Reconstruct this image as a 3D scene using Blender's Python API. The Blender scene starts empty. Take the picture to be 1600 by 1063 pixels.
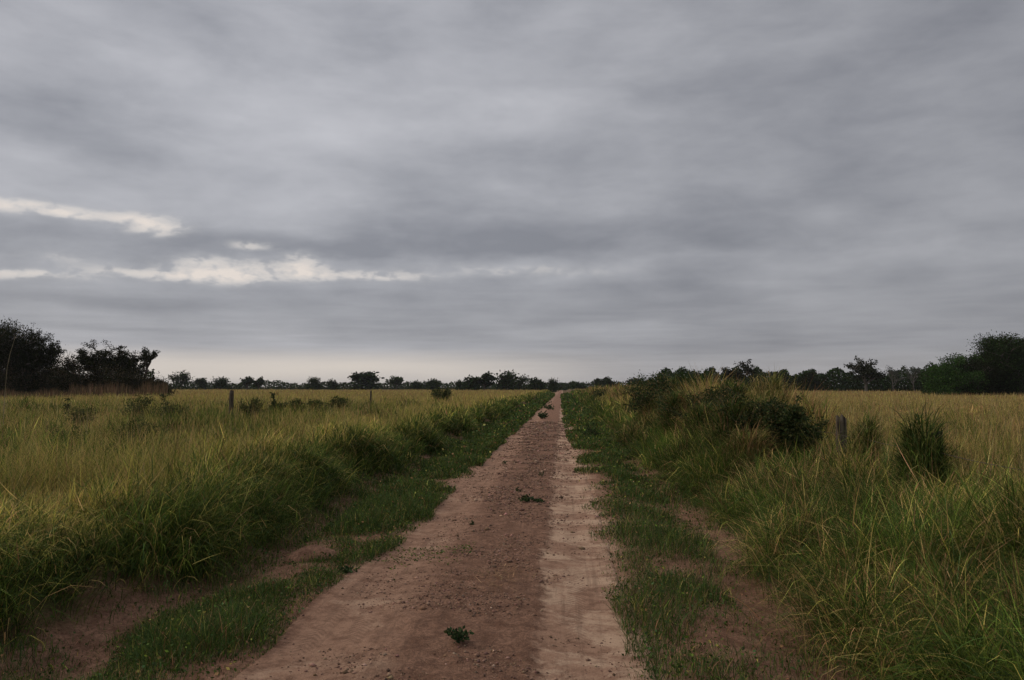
import bpy, math, random
import numpy as np
from mathutils import Matrix, Vector
rng = np.random.default_rng(7)
random.seed(7)
R = math.radians
S = bpy.context.scene
C = S.collection

# ------------------------------------------------------------------ camera
EYE = 1.75
F = 1244.0
cam_d = bpy.data.cameras.new('camera')
cam_d.sensor_width = 36
cam_d.lens = F / 1600 * 36
cam_d.clip_start = 0.05
cam_d.clip_end = 20000
cam = bpy.data.objects.new('camera', cam_d)
C.objects.link(cam)
cam.location = (0, 0, EYE)
cam.rotation_euler = (R(90 + 3.38), 0, R(3.6))
S.camera = cam
CR = (Matrix.Rotation(R(3.6), 3, 'Z') @ Matrix.Rotation(R(93.38), 3, 'X'))

def ray(px, py):
    return CR @ Vector(((px - 800) / F, (531.5 - py) / F, -1))
def atX(px, Y, py=605):
    v = ray(px, py); return v.x / v.y * Y
def atZ(px, py, Y):
    v = ray(px, py); return EYE + v.z / v.y * Y

# ------------------------------------------------------------------ exposure, sky, sun
S.view_settings.view_transform = 'Standard'
S.view_settings.look = 'None'
S.view_settings.exposure = 0.0
S.view_settings.gamma = 1.0
SUN_EL, SUN_AZ = R(38), R(-75)          # azimuth measured from +Y towards +X
wd = bpy.data.worlds.new('World')
S.world = wd
wd.use_nodes = True

class NT:
    def __init__(s, tree): s.t = tree; s.n = tree.nodes; s.l = tree.links
    def new(s, k, **kw):
        n = s.n.new(k)
        for a, b in kw.items(): setattr(n, a, b)
        return n
    def put(s, sock, v):
        if isinstance(v, bpy.types.NodeSocket): s.l.new(v, sock)
        elif v is not None: sock.default_value = v
    def m(s, op, a, b=None, c=None, clamp=False):
        n = s.new('ShaderNodeMath', operation=op, use_clamp=clamp)
        s.put(n.inputs[0], a); s.put(n.inputs[1], b)
        if c is not None: s.put(n.inputs[2], c)
        return n.outputs[0]
    def mr(s, v, a, b, c=0.0, d=1.0, smooth=True):
        n = s.new('ShaderNodeMapRange', interpolation_type='SMOOTHSTEP' if smooth else 'LINEAR')
        s.put(n.inputs['Value'], v)
        for k, x in (('From Min', a), ('From Max', b), ('To Min', c), ('To Max', d)): s.put(n.inputs[k], x)
        return n.outputs[0]
    def mix(s, f, a, b):
        n = s.new('ShaderNodeMix', data_type='RGBA')
        s.put(n.inputs[0], f)
        s.put(n.inputs[6], a if not isinstance(a, tuple) else a + (1,) * (4 - len(a)))
        s.put(n.inputs[7], b if not isinstance(b, tuple) else b + (1,) * (4 - len(b)))
        return n.outputs[2]
    def noise(s, vec, scale, detail=4, rough=.55, dist=0.0):
        n = s.new('ShaderNodeTexNoise')
        s.put(n.inputs['Vector'], vec)
        s.put(n.inputs['Scale'], scale); s.put(n.inputs['Detail'], detail)
        s.put(n.inputs['Roughness'], rough); s.put(n.inputs['Distortion'], dist)
        return n.outputs['Fac']
    def comb(s, x, y, z=0.0):
        n = s.new('ShaderNodeCombineXYZ')
        s.put(n.inputs[0], x); s.put(n.inputs[1], y); s.put(n.inputs[2], z)
        return n.outputs[0]
    def sep(s, v):
        n = s.new('ShaderNodeSeparateXYZ'); s.put(n.inputs[0], v); return n.outputs

w = NT(wd.node_tree)
w.n.clear()
out = w.new('ShaderNodeOutputWorld')
sky = w.new('ShaderNodeTexSky', sky_type='NISHITA', sun_disc=False)
sky.sun_elevation = SUN_EL; sky.sun_rotation = SUN_AZ
sky.air_density = 1.2; sky.dust_density = 2.5
bgA = w.new('ShaderNodeBackground'); bgA.inputs[1].default_value = 0.09
w.l.new(sky.outputs[0], bgA.inputs[0])
tc = w.new('ShaderNodeTexCoord').outputs['Generated']
dx, dy, dz = w.sep(tc)
zz = w.m('MAXIMUM', w.m('ADD', dz, 0.02), 0.02)
px_ = w.m('DIVIDE', dx, zz); py_ = w.m('DIVIDE', dy, zz)
az = w.m('MULTIPLY', w.m('ARCTAN2', dx, dy), 180 / math.pi)        # degrees, + to the right
el = w.m('MULTIPLY', w.m('ARCSINE', dz), 180 / math.pi)
P = w.comb(px_, py_, 3.1)
big = w.noise(w.comb(px_, py_, 1.7), .42, 5, .5, .35)
mid = w.noise(w.comb(w.m('MULTIPLY', px_, .8), py_, 9.3), 1.15, 5, .52, .5)
strk = w.noise(w.comb(w.m('MULTIPLY', az, .035), w.m('MULTIPLY', el, .32), 2.2), 1.0, 4, .5, .5)
puff = w.noise(w.comb(w.m('MULTIPLY', az, .055), w.m('MULTIPLY', el, .15), 6.2), 1.0, 5, .5, .4)
# soft blobs of light and dark in the deck: azimuth, elevation, half sizes (degrees), amount
wa = w.m('MULTIPLY', w.m('SUBTRACT', w.noise(w.comb(w.m('MULTIPLY', az, .12), w.m('MULTIPLY', el, .30), 21.2), 1.0, 5, .55), .5), 9.0)
we = w.m('MULTIPLY', w.m('SUBTRACT', w.noise(w.comb(w.m('MULTIPLY', az, .14), w.m('MULTIPLY', el, .35), 37.5), 1.0, 5, .58), .5), 3.6)
def blobs(lst, sa=1.0, se=1.0, warp=1.0):
    acc = None
    for (bx, by, hx, hy, amp) in lst:
        r_ = ray(bx, by); a0 = math.degrees(math.atan2(r_.x, r_.y)); e0 = math.degrees(math.asin(r_.normalized().z))
        ra = math.degrees(hx / F) * sa; re_ = math.degrees(hy / F) * se
        da = w.m('DIVIDE', w.m('ADD', w.m('SUBTRACT', az, a0), w.m('MULTIPLY', wa, warp)), ra)
        de = w.m('DIVIDE', w.m('ADD', w.m('SUBTRACT', el, e0), w.m('MULTIPLY', we, warp)), re_)
        d2 = w.m('ADD', w.m('MULTIPLY', da, da), w.m('MULTIPLY', de, de))
        gx = w.m('MULTIPLY', w.m('POWER', 2.718, w.m('MULTIPLY', d2, -1.0)), amp)
        acc = gx if acc is None else w.m('ADD', acc, gx)
    return acc
puf2 = w.noise(w.comb(w.m('MULTIPLY', az, .13), w.m('MULTIPLY', el, .34), 16.2), 1.0, 6, .55, .15)
v = w.m('ADD', w.m('MULTIPLY', big, .30), w.m('MULTIPLY', mid, .16))
v = w.m('ADD', v, w.m('MULTIPLY', puff, .35))
v = w.m('ADD', v, w.m('MULTIPLY', puf2, w.mr(el, 2, 9, .15, .46)))
v = w.m('ADD', v, w.m('MULTIPLY', strk, w.mr(el, 3, 9, .45, .0)))
v = w.mr(v, .42, .89, 0, 1, False)
v = w.m('ADD', v, blobs([(120, 185, 150, 50, -.34), (330, 165, 120, 40, .16), (800, 245, 120, 30, -.20), (640, 175, 220, 45, .22),
    (170, 385, 200, 28, -.42), (560, 392, 170, 22, -.34), (860, 350, 300, 45, -.24), (90, 265, 160, 25, .25), (900, 415, 400, 14, .25),
    (700, 60, 330, 60, -.12), (1400, 190, 330, 120, -.28), (1000, 300, 160, 22, .20), (60, 60, 200, 60, .10), (600, 485, 900, 34, -.22),
    (260, 325, 140, 18, .12), (1500, 390, 160, 20, .16), (1150, 40, 160, 60, .12), (450, 240, 140, 30, .10), (150, 470, 260, 26, -.2)], 1.2, 1.2, .8), clamp=True)
col = w.mix(v, (.250, .258, .292), (.548, .550, .586))
# the west (left) side of the deck is thinner, the right side heavier
side = w.mr(az, -25, 28, 1.02, .82)
hgt = w.mr(el, 0, 9, .86, 1.0)
zen = w.mr(dz, .45, .95, 1.0, 1.7)
g = w.m('MULTIPLY', w.m('MULTIPLY', side, hgt), zen)
vm = w.new('ShaderNodeVectorMath', operation='SCALE')
w.l.new(col, vm.inputs[0]); w.l.new(g, vm.inputs['Scale'])
col = vm.outputs[0]
# breaks in the deck
def band(val, c, hw):      # bell around c
    d = w.m('ABSOLUTE', w.m('SUBTRACT', val, c))
    return w.mr(d, 0, hw, 1, 0)
bk = blobs([(35, 324, 70, 8, .85), (140, 337, 80, 6, .5), (236, 352, 36, 12, .95), (35, 431, 70, 6, .7), (355, 424, 55, 14, 1.1),
    (262, 430, 90, 6, .7), (470, 418, 24, 15, .95), (545, 431, 100, 6, .7), (398, 384, 28, 6, .5), (820, 424, 160, 9, .30), (110, 405, 60, 8, .25)], 1.15, 1.2, .28)
bk = w.m('MULTIPLY', bk, w.mr(w.noise(w.comb(w.m('MULTIPLY', az, .9), w.m('MULTIPLY', el, 1.6), 13.0), 1.0, 3, .5, .2), .30, .56, .45, 1.1))
bk = w.m('MULTIPLY', bk, w.mr(w.noise(w.comb(w.m('MULTIPLY', az, .5), w.m('MULTIPLY', el, 1.4), 3.0), 1.0, 5, .6), .3, .6, .55, 1.1))
col = w.mix(w.mr(bk, .0, .6, 0, .65), col, (.62, .605, .60))
col = w.mix(w.mr(bk, .22, 1.25, 0, .85, False), col, (.84, .75, .68))
# glow under the deck along the horizon
hg = w.m('MULTIPLY', w.mr(el, 3.0, 1.3, 0, 1), w.m('MULTIPLY', w.mr(az, 8, -10, .15, 1.0), w.mr(az, -70, -40, .3, 1)))
hg = w.m('MULTIPLY', hg, w.mr(strk, .3, .6, .75, 1))
col = w.mix(hg, col, (.74, .67, .60))
bgB = w.new('ShaderNodeBackground'); w.l.new(col, bgB.inputs[0]); bgB.inputs[1].default_value = 1.0
mx = w.new('ShaderNodeMixShader'); mx.inputs[0].default_value = .95
w.l.new(bgA.outputs[0], mx.inputs[1]); w.l.new(bgB.outputs[0], mx.inputs[2])
w.l.new(mx.outputs[0], out.inputs[0])
try: wd.cycles.sampling_method = 'MANUAL'; wd.cycles.sample_map_resolution = 512
except Exception: pass

sun_d = bpy.data.lights.new('sun', 'SUN')
sun_d.energy = 1.4; sun_d.angle = R(40); sun_d.color = (1, .88, .70)
sun = bpy.data.objects.new('sun', sun_d); C.objects.link(sun)
sd = Vector((math.sin(SUN_AZ) * math.cos(SUN_EL), math.cos(SUN_AZ) * math.cos(SUN_EL), math.sin(SUN_EL)))
sun.rotation_euler = sd.to_track_quat('Z', 'Y').to_euler()
S.cycles.max_bounces = 5
S.cycles.diffuse_bounces = 3
S.cycles.transmission_bounces = 3
S.cycles.transparent_max_bounces = 4
S.cycles.volume_bounces = 1
S.cycles.use_denoising = True

# ------------------------------------------------------------------ noise and terrain height
_T = rng.random((256, 256)).astype(np.float64)
def vnoise(x, y, s=0):
    x = np.asarray(x, float) + s * 17.31; y = np.asarray(y, float) + s * 9.77
    xi = np.floor(x).astype(int); yi = np.floor(y).astype(int)
    fx = x - xi; fy = y - yi
    fx = fx * fx * (3 - 2 * fx); fy = fy * fy * (3 - 2 * fy)
    a = _T[xi & 255, yi & 255]; b = _T[(xi + 1) & 255, yi & 255]
    c = _T[xi & 255, (yi + 1) & 255]; d = _T[(xi + 1) & 255, (yi + 1) & 255]
    return (a * (1 - fx) + b * fx) * (1 - fy) + (c * (1 - fx) + d * fx) * fy
def fbm(x, y, s=0, o=4):
    r = 0; a = .5; t = 0
    for i in range(o):
        r = r + a * vnoise(x * 2 ** i, y * 2 ** i, s + i * 3); t += a; a *= .5
    return r / t
def ss(a, b, x):
    t = np.clip((np.asarray(x, float) - a) / (b - a), 0, 1)
    return t * t * (3 - 2 * t)
def leftbase(y):   # x of the foot of the left bank
    return -3.62 + (fbm(y * .35, 0 * y, 4, 3) - .5) * .9 - .35 * ss(8, 4, y)
def rightbase(y):
    return 1.95 - .12 * ss(10, 7, y) + (fbm(y * .30, 0 * y, 6, 3) - .5) * .8
def roadL(y): return -2.17 + (fbm(y * .5, 0 * y, 11, 4) - .5) * .36 + .14 * ss(8, 5, y)
def roadR(y): return .50 + (fbm(y * .5, 0 * y, 12, 4) - .5) * .34 - .25 * ss(20, 45, y) + .15 * ss(8, 5, y)
def H(x, y):
    x = np.asarray(x, float); y = np.asarray(y, float)
    lb = leftbase(y); rb = rightbase(y)
    z = .30 * ss(lb, lb - .55, x)
    z = z + .38 * ss(rb, rb + 2.4, x) + .38 * ss(15, 24, y) * ss(rb + .4, rb + 2.6, x) * ss(9.0, 5.2, x)
    z = z - .10 * np.exp(-((x + 3.15) / .35) ** 2) - .08 * np.exp(-((x - 1.6) / .4) ** 2)
    rut = .025 * np.exp(-((x + 1.62) / .32) ** 2) + .03 * np.exp(-((x - .18) / .28) ** 2)
    z = z - rut
    off = ss(.3, 1.2, np.abs(x + .8) - 1.2)
    z = z + off * (fbm(x * .55, y * .55, 2, 3) - .5) * .16 + off * (fbm(x * 3, y * 3, 5, 3) - .5) * .06
    z = z + (fbm(x * .05, y * .05, 3, 2) - .5) * .5 * ss(9, 30, np.abs(x))
    return z

def mesh_from(name, V, faces_flat, counts, mat, parent=None, fcol=None, smooth=False, loc=None):
    me = bpy.data.meshes.new(name)
    V = np.asarray(V, np.float32); faces_flat = np.asarray(faces_flat, np.int32); counts = np.asarray(counts, np.int32)
    me.vertices.add(len(V)); me.vertices.foreach_set('co', V.ravel())
    me.loops.add(len(faces_flat)); me.loops.foreach_set('vertex_index', faces_flat)
    me.polygons.add(len(counts))
    st = np.zeros(len(counts), np.int32); st[1:] = np.cumsum(counts)[:-1]
    me.polygons.foreach_set('loop_start', st); me.polygons.foreach_set('loop_total', counts)
    if smooth: me.polygons.foreach_set('use_smooth', np.ones(len(counts), bool))
    me.update(calc_edges=True)
    if fcol is not None:
        a = me.attributes.new('tint', 'FLOAT_COLOR', 'FACE')
        a.data.foreach_set('color', np.concatenate([fcol, np.ones((len(fcol), 1))], 1).astype(np.float32).ravel())
    me.materials.append(mat)
    o = bpy.data.objects.new(name, me); C.objects.link(o)
    if parent is not None: o.parent = parent
    if loc is not None: o.location = loc
    return o
def grid(name, xs, ys, zf, mat):
    X, Y = np.meshgrid(xs, ys)
    Z = zf(X, Y)
    V = np.stack([X, Y, Z], -1).reshape(-1, 3)
    n, m = len(ys), len(xs)
    i = (np.arange(n - 1)[:, None] * m + np.arange(m - 1)[None]).ravel()
    f = np.stack([i, i + 1, i + m + 1, i + m], 1)
    return mesh_from(name, V, f.ravel(), np.full(len(f), 4), mat, smooth=True)
def tag(o, label=None, cat=None, group=None, kind=None):
    if label: o['label'] = label
    if cat: o['category'] = cat
    if group: o['group'] = group
    if kind: o['kind'] = kind
    return o
def thing(name, label, cat, loc, group=None):
    o = bpy.data.objects.new(name, None); C.objects.link(o); o.location = loc
    o.empty_display_size = .3
    return tag(o, label, cat, group)

# ------------------------------------------------------------------ materials
def mat_new(name):
    m = bpy.data.materials.new(name); m.use_nodes = True
    t = NT(m.node_tree); t.n.clear()
    o = t.new('ShaderNodeOutputMaterial')
    return m, t, o
def tint_mat(name, trans=.25, rough=.6, spec=.25):
    m, t, o = mat_new(name)
    a = t.new('ShaderNodeAttribute', attribute_name='tint')
    b = t.new('ShaderNodeBsdfPrincipled')
    t.l.new(a.outputs['Color'], b.inputs['Base Color'])
    b.inputs['Roughness'].default_value = rough
    b.inputs['Specular IOR Level'].default_value = spec
    if trans > 0:
        tr = t.new('ShaderNodeBsdfTranslucent'); t.l.new(a.outputs['Color'], tr.inputs[0])
        mx = t.new('ShaderNodeMixShader'); mx.inputs[0].default_value = trans
        t.l.new(b.outputs[0], mx.inputs[1]); t.l.new(tr.outputs[0], mx.inputs[2])
        t.l.new(mx.outputs[0], o.inputs[0])
    else: t.l.new(b.outputs[0], o.inputs[0])
    return m
M_grass = tint_mat('grass_blades', .30, .75, .08)
M_leaf = tint_mat('leaves', .18, .7, .10)
M_tree = tint_mat('tree_leaves', .10, .9, .02)
M_clod = tint_mat('clods', 0, .95, .1)

def soil_nodes(t, road):
    g = t.new('ShaderNodeNewGeometry').outputs['Position']
    x, y, z = t.sep(g)
    n1 = t.noise(g, 1.1, 5, .6, .3)
    n2 = t.noise(g, 6.5, 6, .65, .2)
    n3 = t.noise(g, 38, 5, .7, .1)
    n4 = t.noise(g, 140, 3, .7)
    base = t.mix(t.mr(n2, .35, .65), (.190, .098, .062), (.360, .200, .130))
    base = t.mix(t.mr(n3, .42, .56), t.mix(.60, base, (.110, .058, .040)), base)
    base = t.mix(t.mr(t.noise(g, 75, 3, .75), .54, .64, 0, .7), base, (.36, .21, .135))
    return g, x, y, z, n1, n2, n3, n4, base

def track_colour(t, g, x, y, n1, n2, n3, n4, base):
    wl = t.noise(t.comb(t.m('MULTIPLY', x, .3), t.m('MULTIPLY', y, .55), 4.2), 1.0, 6, .62)
    warp = t.m('ADD', t.m('MULTIPLY', t.m('SUBTRACT', wl, .5), .45), t.m('MULTIPLY', t.m('SUBTRACT', n2, .5), .28))
    xw = t.m('ADD', x, warp)
    rt = t.m('MULTIPLY', t.mr(xw, -.23, -.11), t.mr(xw, .80, .42))        # right wheel track
    lt = t.m('MULTIPLY', t.mr(xw, -2.2, -1.85), t.mr(xw, -.95, -1.45))
    pat = t.noise(t.comb(t.m('MULTIPLY', x, .9), y, 7.7), 1.3, 8, .72, .4)
    pat = t.m('ADD', pat, t.m('MULTIPLY', t.m('SUBTRACT', n3, .5), .16))
    lng = t.noise(t.comb(t.m('MULTIPLY', x, 14), t.m('MULTIPLY', y, .5), 1.7), 1.0, 5, .65)
    patR = t.m('MULTIPLY', rt, t.mr(pat, .45, .57))
    patL = t.m('MULTIPLY', lt, t.mr(pat, .53, .68))
    tan1 = t.mix(n2, (.33, .195, .130), (.44, .275, .185))
    c = t.mix(t.m('MULTIPLY', rt, t.mr(n2, .3, .6, .25, .75)), base, tan1)
    c = t.mix(t.m('MULTIPLY', lt, t.mr(n2, .3, .6, .15, .6)), c, tan1)
    pale = t.mix(n3, (.48, .32, .215), (.62, .44, .31))
    c = t.mix(t.m('MULTIPLY', patR, .80), c, pale)
    c = t.mix(t.m('MULTIPLY', patL, .55), c, pale)
    c = t.mix(t.mr(lng, .52, .68, 0, .40), c, (.14, .08, .053))
    def prints(cx, hw):
        q = t.m('ADD', x, t.m('MULTIPLY', t.m('SUBTRACT', t.noise(t.comb(0.0, t.m('MULTIPLY', y, .25), cx), 1.0, 2), .5), .35))
        ins = t.mr(t.m('ABSOLUTE', t.m('SUBTRACT', q, cx)), hw, hw * .75)
        ph = t.m('ADD', t.m('MULTIPLY', y, 95), t.m('MULTIPLY', t.m('ABSOLUTE', t.m('SUBTRACT', q, cx)), 120))
        return t.m('MULTIPLY', t.m('MULTIPLY', ins, t.mr(t.m('SINE', ph), -.2, .5)), t.mr(n1, .40, .58))
    c = t.mix(t.m('MULTIPLY', t.m('MAXIMUM', prints(.12, .09), t.m('MAXIMUM', prints(-1.52, .09), prints(-1.78, .07))), .38), c, (.14, .08, .052))
    dk = t.mr(t.noise(g, 2.6, 7, .75, .5), .56, .72)
    c = t.mix(t.m('MULTIPLY', dk, .6), c, (.11, .062, .042))
    fl = t.mr(n4, .58, .70)
    c = t.mix(t.m('MULTIPLY', fl, .7), c, (.07, .036, .024))
    fl2 = t.mr(t.noise(g, 90, 3, .7), .60, .70)
    c = t.mix(t.m('MULTIPLY', fl2, .4), c, (.42, .27, .18))
    return rt, lt, c

m_road, t, o = mat_new('road_dirt')
g, x, y, z, n1, n2, n3, n4, base = soil_nodes(t, True)
rt, lt, c = track_colour(t, g, x, y, n1, n2, n3, n4, base)
b = t.new('ShaderNodeBsdfPrincipled')
t.l.new(c, b.inputs['Base Color']); b.inputs['Roughness'].default_value = .95
b.inputs['Specular IOR Level'].default_value = .12
bm = t.new('ShaderNodeBump'); bm.inputs['Strength'].default_value = 1.0; bm.inputs['Distance'].default_value = .035
cen = t.m('SUBTRACT', 1.0, t.m('MULTIPLY', t.m('MAXIMUM', rt, lt), .75))
hh = t.m('ADD', t.m('MULTIPLY', t.m('MULTIPLY', n3, cen), 1.0), t.m('MULTIPLY', n4, .35))
t.l.new(hh, bm.inputs['Height']); t.l.new(bm.outputs[0], b.inputs['Normal'])
t.l.new(b.outputs[0], o.inputs[0])

m_gr, t, o = mat_new('ground_soil')
g, x, y, z, n1, n2, n3, n4, base = soil_nodes(t, False)
rt, lt, base = track_colour(t, g, x, y, n1, n2, n3, n4, base)
pat = t.noise(g, 2.2, 6, .65, .5)
c = t.mix(t.m('MULTIPLY', t.mr(pat, .50, .66), .55), base, (.36, .225, .145))
c = t.mix(t.m('MULTIPLY', t.mr(t.noise(g, 60, 4, .7), .52, .66), t.m('MULTIPLY', t.mr(t.m('ADD', t.m('ABSOLUTE', t.m('ADD', x, .82)), t.m('MULTIPLY', t.m('SUBTRACT', n2, .5), .8)), 1.5, 2.1), .6)), c, (.07, .05, .028))
litter = t.mix(n3, (.045, .042, .018), (.13, .105, .048))
ax = t.m('ABSOLUTE', t.m('ADD', x, .85))
field = t.mr(t.m('ADD', ax, t.m('MULTIPLY', t.m('SUBTRACT', n1, .5), 1.0)), 2.7, 3.3)
c = t.mix(field, c, litter)
# far off the sheet carries the mean colour of the grass that stands on it
farc = t.mix(t.mr(t.noise(g, .02, 4, .6), .4, .6), (.115, .088, .042), (.15, .095, .055))
c = t.mix(t.mr(y, 120, 260), c, farc)
b = t.new('ShaderNodeBsdfPrincipled')
t.l.new(c, b.inputs['Base Color']); b.inputs['Roughness'].default_value = 1
b.inputs['Specular IOR Level'].default_value = .05
bm = t.new('ShaderNodeBump'); bm.inputs['Strength'].default_value = .9; bm.inputs['Distance'].default_value = .03
t.l.new(t.m('ADD', n3, t.m('MULTIPLY', n4, .4)), bm.inputs['Height']); t.l.new(bm.outputs[0], b.inputs['Normal'])
t.l.new(b.outputs[0], o.inputs[0])

def bark_mat(name, c1, c2, sc=12, stretch=.15):
    m, t, o = mat_new(name)
    g = t.new('ShaderNodeTexCoord').outputs['Object']
    x, y, z = t.sep(g)
    v = t.comb(x, y, t.m('MULTIPLY', z, stretch))
    n = t.noise(v, sc, 6, .65, .3)
    n2 = t.noise(g, sc * .4, 4, .6)
    c = t.mix(t.mr(n, .38, .62), c1, c2)
    c = t.mix(t.mr(n2, .6, .72, 0, .5), c, tuple(min(1, k * 1.8) for k in c2))
    b = t.new('ShaderNodeBsdfPrincipled'); t.l.new(c, b.inputs['Base Color'])
    b.inputs['Roughness'].default_value = .9; b.inputs['Specular IOR Level'].default_value = .15
    bm = t.new('ShaderNodeBump'); bm.inputs['Strength'].default_value = .8; bm.inputs['Distance'].default_value = .012
    t.l.new(n, bm.inputs['Height']); t.l.new(bm.outputs[0], b.inputs['Normal'])
    t.l.new(b.outputs[0], o.inputs[0])
    return m
M_bark = bark_mat('bark', (.045, .035, .028), (.10, .08, .065), 3)
M_bark_pale = bark_mat('bark_pale', (.09, .08, .07), (.17, .15, .13), 3)
M_post = bark_mat('weathered_wood', (.032, .025, .018), (.115, .092, .066), 26, .06)
M_stem = bark_mat('stem', (.06, .07, .03), (.10, .09, .05), 20)
M_straw = bark_mat('straw_stem', (.20, .16, .10), (.33, .27, .17), 20)
M_wire = bark_mat('rusty_wire', (.07, .05, .04), (.13, .11, .10), 40)

# ------------------------------------------------------------------ ground and road
def spread(a, b, s0, g):
    r = [a]; s = s0
    while r[-1] < b: r.append(r[-1] + s); s *= g
    return r
xr = spread(6.5, 4000, .08, 1.13); xn = list(np.arange(-6.5, 6.5, .065))
xs = np.array([-v for v in xr[::-1]] + xn[1:] + xr)
ys = np.array([-v for v in spread(0, 800, 1.2, 1.3)[1:][::-1]] + spread(0, 9000, .05, 1.0105))
def Hg(X, Y):
    z = H(X, Y)
    inside = ss(0, .12, X - roadL(Y)) * ss(0, .12, roadR(Y) - X)
    return z - .04 * inside
tag(grid('ground', xs, ys, Hg, m_gr), 'flat reddish soil ground under the fields and verges', kind='structure')
def Hroad(X, Y):
    z = H(X, Y) + .004
    cs = ss(-1.55, -1.1, X) * ss(-.12, -.25, X)
    fine = np.clip(6 / np.maximum(Y, 1), 0, 1)
    z = z + (.25 + .75 * cs) * fine * ((fbm(X * 7, Y * 7, 21, 3) - .5) * .035 + (fbm(X * 22, Y * 22, 22, 2) - .5) * .02) + cs * .012
    e = np.minimum(X - roadL(Y), roadR(Y) - X)
    return z - .05 * ss(.05, 0, e)
yr = np.array(spread(.5, 1500, .028, 1.0062))
X0 = np.linspace(0, 1, 100)
L0, R0 = roadL(yr), roadR(yr)
XX = L0[:, None] + (R0 - L0)[:, None] * X0[None]
YY = np.repeat(yr[:, None], 100, 1)
V = np.stack([XX, YY, Hroad(XX, YY)], -1).reshape(-1, 3)
i = (np.arange(len(yr) - 1)[:, None] * 100 + np.arange(99)[None]).ravel()
f = np.stack([i, i + 1, i + 101, i + 100], 1)
road = mesh_from('dirt_road', V, f.ravel(), np.full(len(f), 4), m_road, smooth=True)
tag(road, 'straight reddish dirt road with paler wheel tracks', kind='structure')

# ------------------------------------------------------------------ vegetation builders
def blades_raw(P, L, W, az, tilt, bend, col, K, tipcol=None):
    """arching tapered blades; returns verts, loops, counts, face colours"""
    N = len(P)
    s = np.arange(K + 1) / K
    ang = tilt[:, None] + bend[:, None] * s[None] ** 1.3
    dz = np.cos(ang) * (L / K)[:, None]; dh = np.sin(ang) * (L / K)[:, None]
    zc = np.zeros((N, K + 1)); hc = np.zeros((N, K + 1))
    zc[:, 1:] = np.cumsum(dz[:, :-1], 1); hc[:, 1:] = np.cumsum(dh[:, :-1], 1)
    ca, sa = np.cos(az), np.sin(az)
    cx = P[:, 0:1] + hc * ca[:, None]; cy = P[:, 1:2] + hc * sa[:, None]; cz = P[:, 2:3] + zc
    prof = np.clip(1.0 - s ** 1.6, 0, 1) * (.6 + .8 * np.minimum(s * 3, 1)) / 1.4
    tw = az + np.pi / 2 + rng.normal(0, .5, N)
    tx, ty = np.cos(tw)[:, None], np.sin(tw)[:, None]
    wv = (W[:, None] * .5) * prof[None]
    A = np.stack([cx - tx * wv, cy - ty * wv, cz], -1)[:, :K]
    B = np.stack([cx + tx * wv, cy + ty * wv, cz], -1)[:, :K]
    T = np.stack([cx[:, K], cy[:, K], cz[:, K]], -1)[:, None]
    nv = 2 * K + 1
    V = np.concatenate([A, B, T], 1).reshape(-1, 3)
    b0 = (np.arange(N) * nv)[:, None]
    loops = []
    for k in range(K - 1):
        loops.append(np.concatenate([b0 + k, b0 + K + k, b0 + K + k + 1, b0 + k + 1], 1))
    loops.append(np.concatenate([b0 + K - 1, b0 + 2 * K - 1, b0 + 2 * K], 1))
    Lp = np.concatenate(loops, 1).ravel()
    cnt = np.tile(np.array([4] * (K - 1) + [3]), N)
    if tipcol is None: fc = np.repeat(col, K, 0)
    else:
        tt = (np.arange(K) / max(1, K - 1))[None, :, None] ** 2
        fc = (col[:, None] * (1 - tt) + tipcol[:, None] * tt).reshape(-1, 3)
    return V, Lp, cnt, fc
class Acc:
    def __init__(s): s.V = []; s.L = []; s.c = []; s.f = []; s.n = 0
    def add(s, r):
        s.V.append(r[0]); s.L.append(r[1] + s.n); s.c.append(r[2]); s.f.append(r[3]); s.n += len(r[0])
    def build(s, name, mat, parent=None, loc=None):
        return mesh_from(name, np.concatenate(s.V), np.concatenate(s.L), np.concatenate(s.c), mat, parent, np.concatenate(s.f), loc=loc)
def leaves_raw(P, D, size, col, asp=.5, fold=.25):
    """folded pointed leaves: base P, direction D"""
    N = len(P)
    D = D / np.maximum(np.linalg.norm(D, axis=1, keepdims=True), 1e-6)
    r = rng.normal(size=(N, 3)); Sd = np.cross(D, r); Sd /= np.maximum(np.linalg.norm(Sd, axis=1, keepdims=True), 1e-6)
    Nn = np.cross(D, Sd)
    sz = size[:, None]
    m = P + D * sz * .45
    V = np.stack([P, m + Sd * sz * asp * .5 + Nn * sz * fold * .3, P + D * sz, m - Sd * sz * asp * .5 + Nn * sz * fold * .3], 1).reshape(-1, 3)
    b0 = (np.arange(N) * 4)[:, None]
    Lp = np.concatenate([b0, b0 + 1, b0 + 2, b0, b0 + 2, b0 + 3], 1).ravel()
    return V, Lp, np.full(N * 2, 3), np.repeat(col, 2, 0)
def pick(cols, wts, n, jit=.30):
    cols = np.array(cols, float); wts = np.asarray(wts, float)
    if wts.ndim == 1: idx = rng.choice(len(cols), n, p=wts / wts.sum())
    else:
        cw = np.cumsum(wts / wts.sum(1, keepdims=True), 1); u = rng.random(n)
        idx = (u[:, None] > cw).sum(1).clip(0, len(cols) - 1)
    c = cols[idx] * np.exp(rng.normal(0, jit, (n, 1))) * np.exp(rng.normal(0, .06, (n, 3)))
    return np.clip(c, 0, .9)
T0, T1 = -.86, .68
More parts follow.
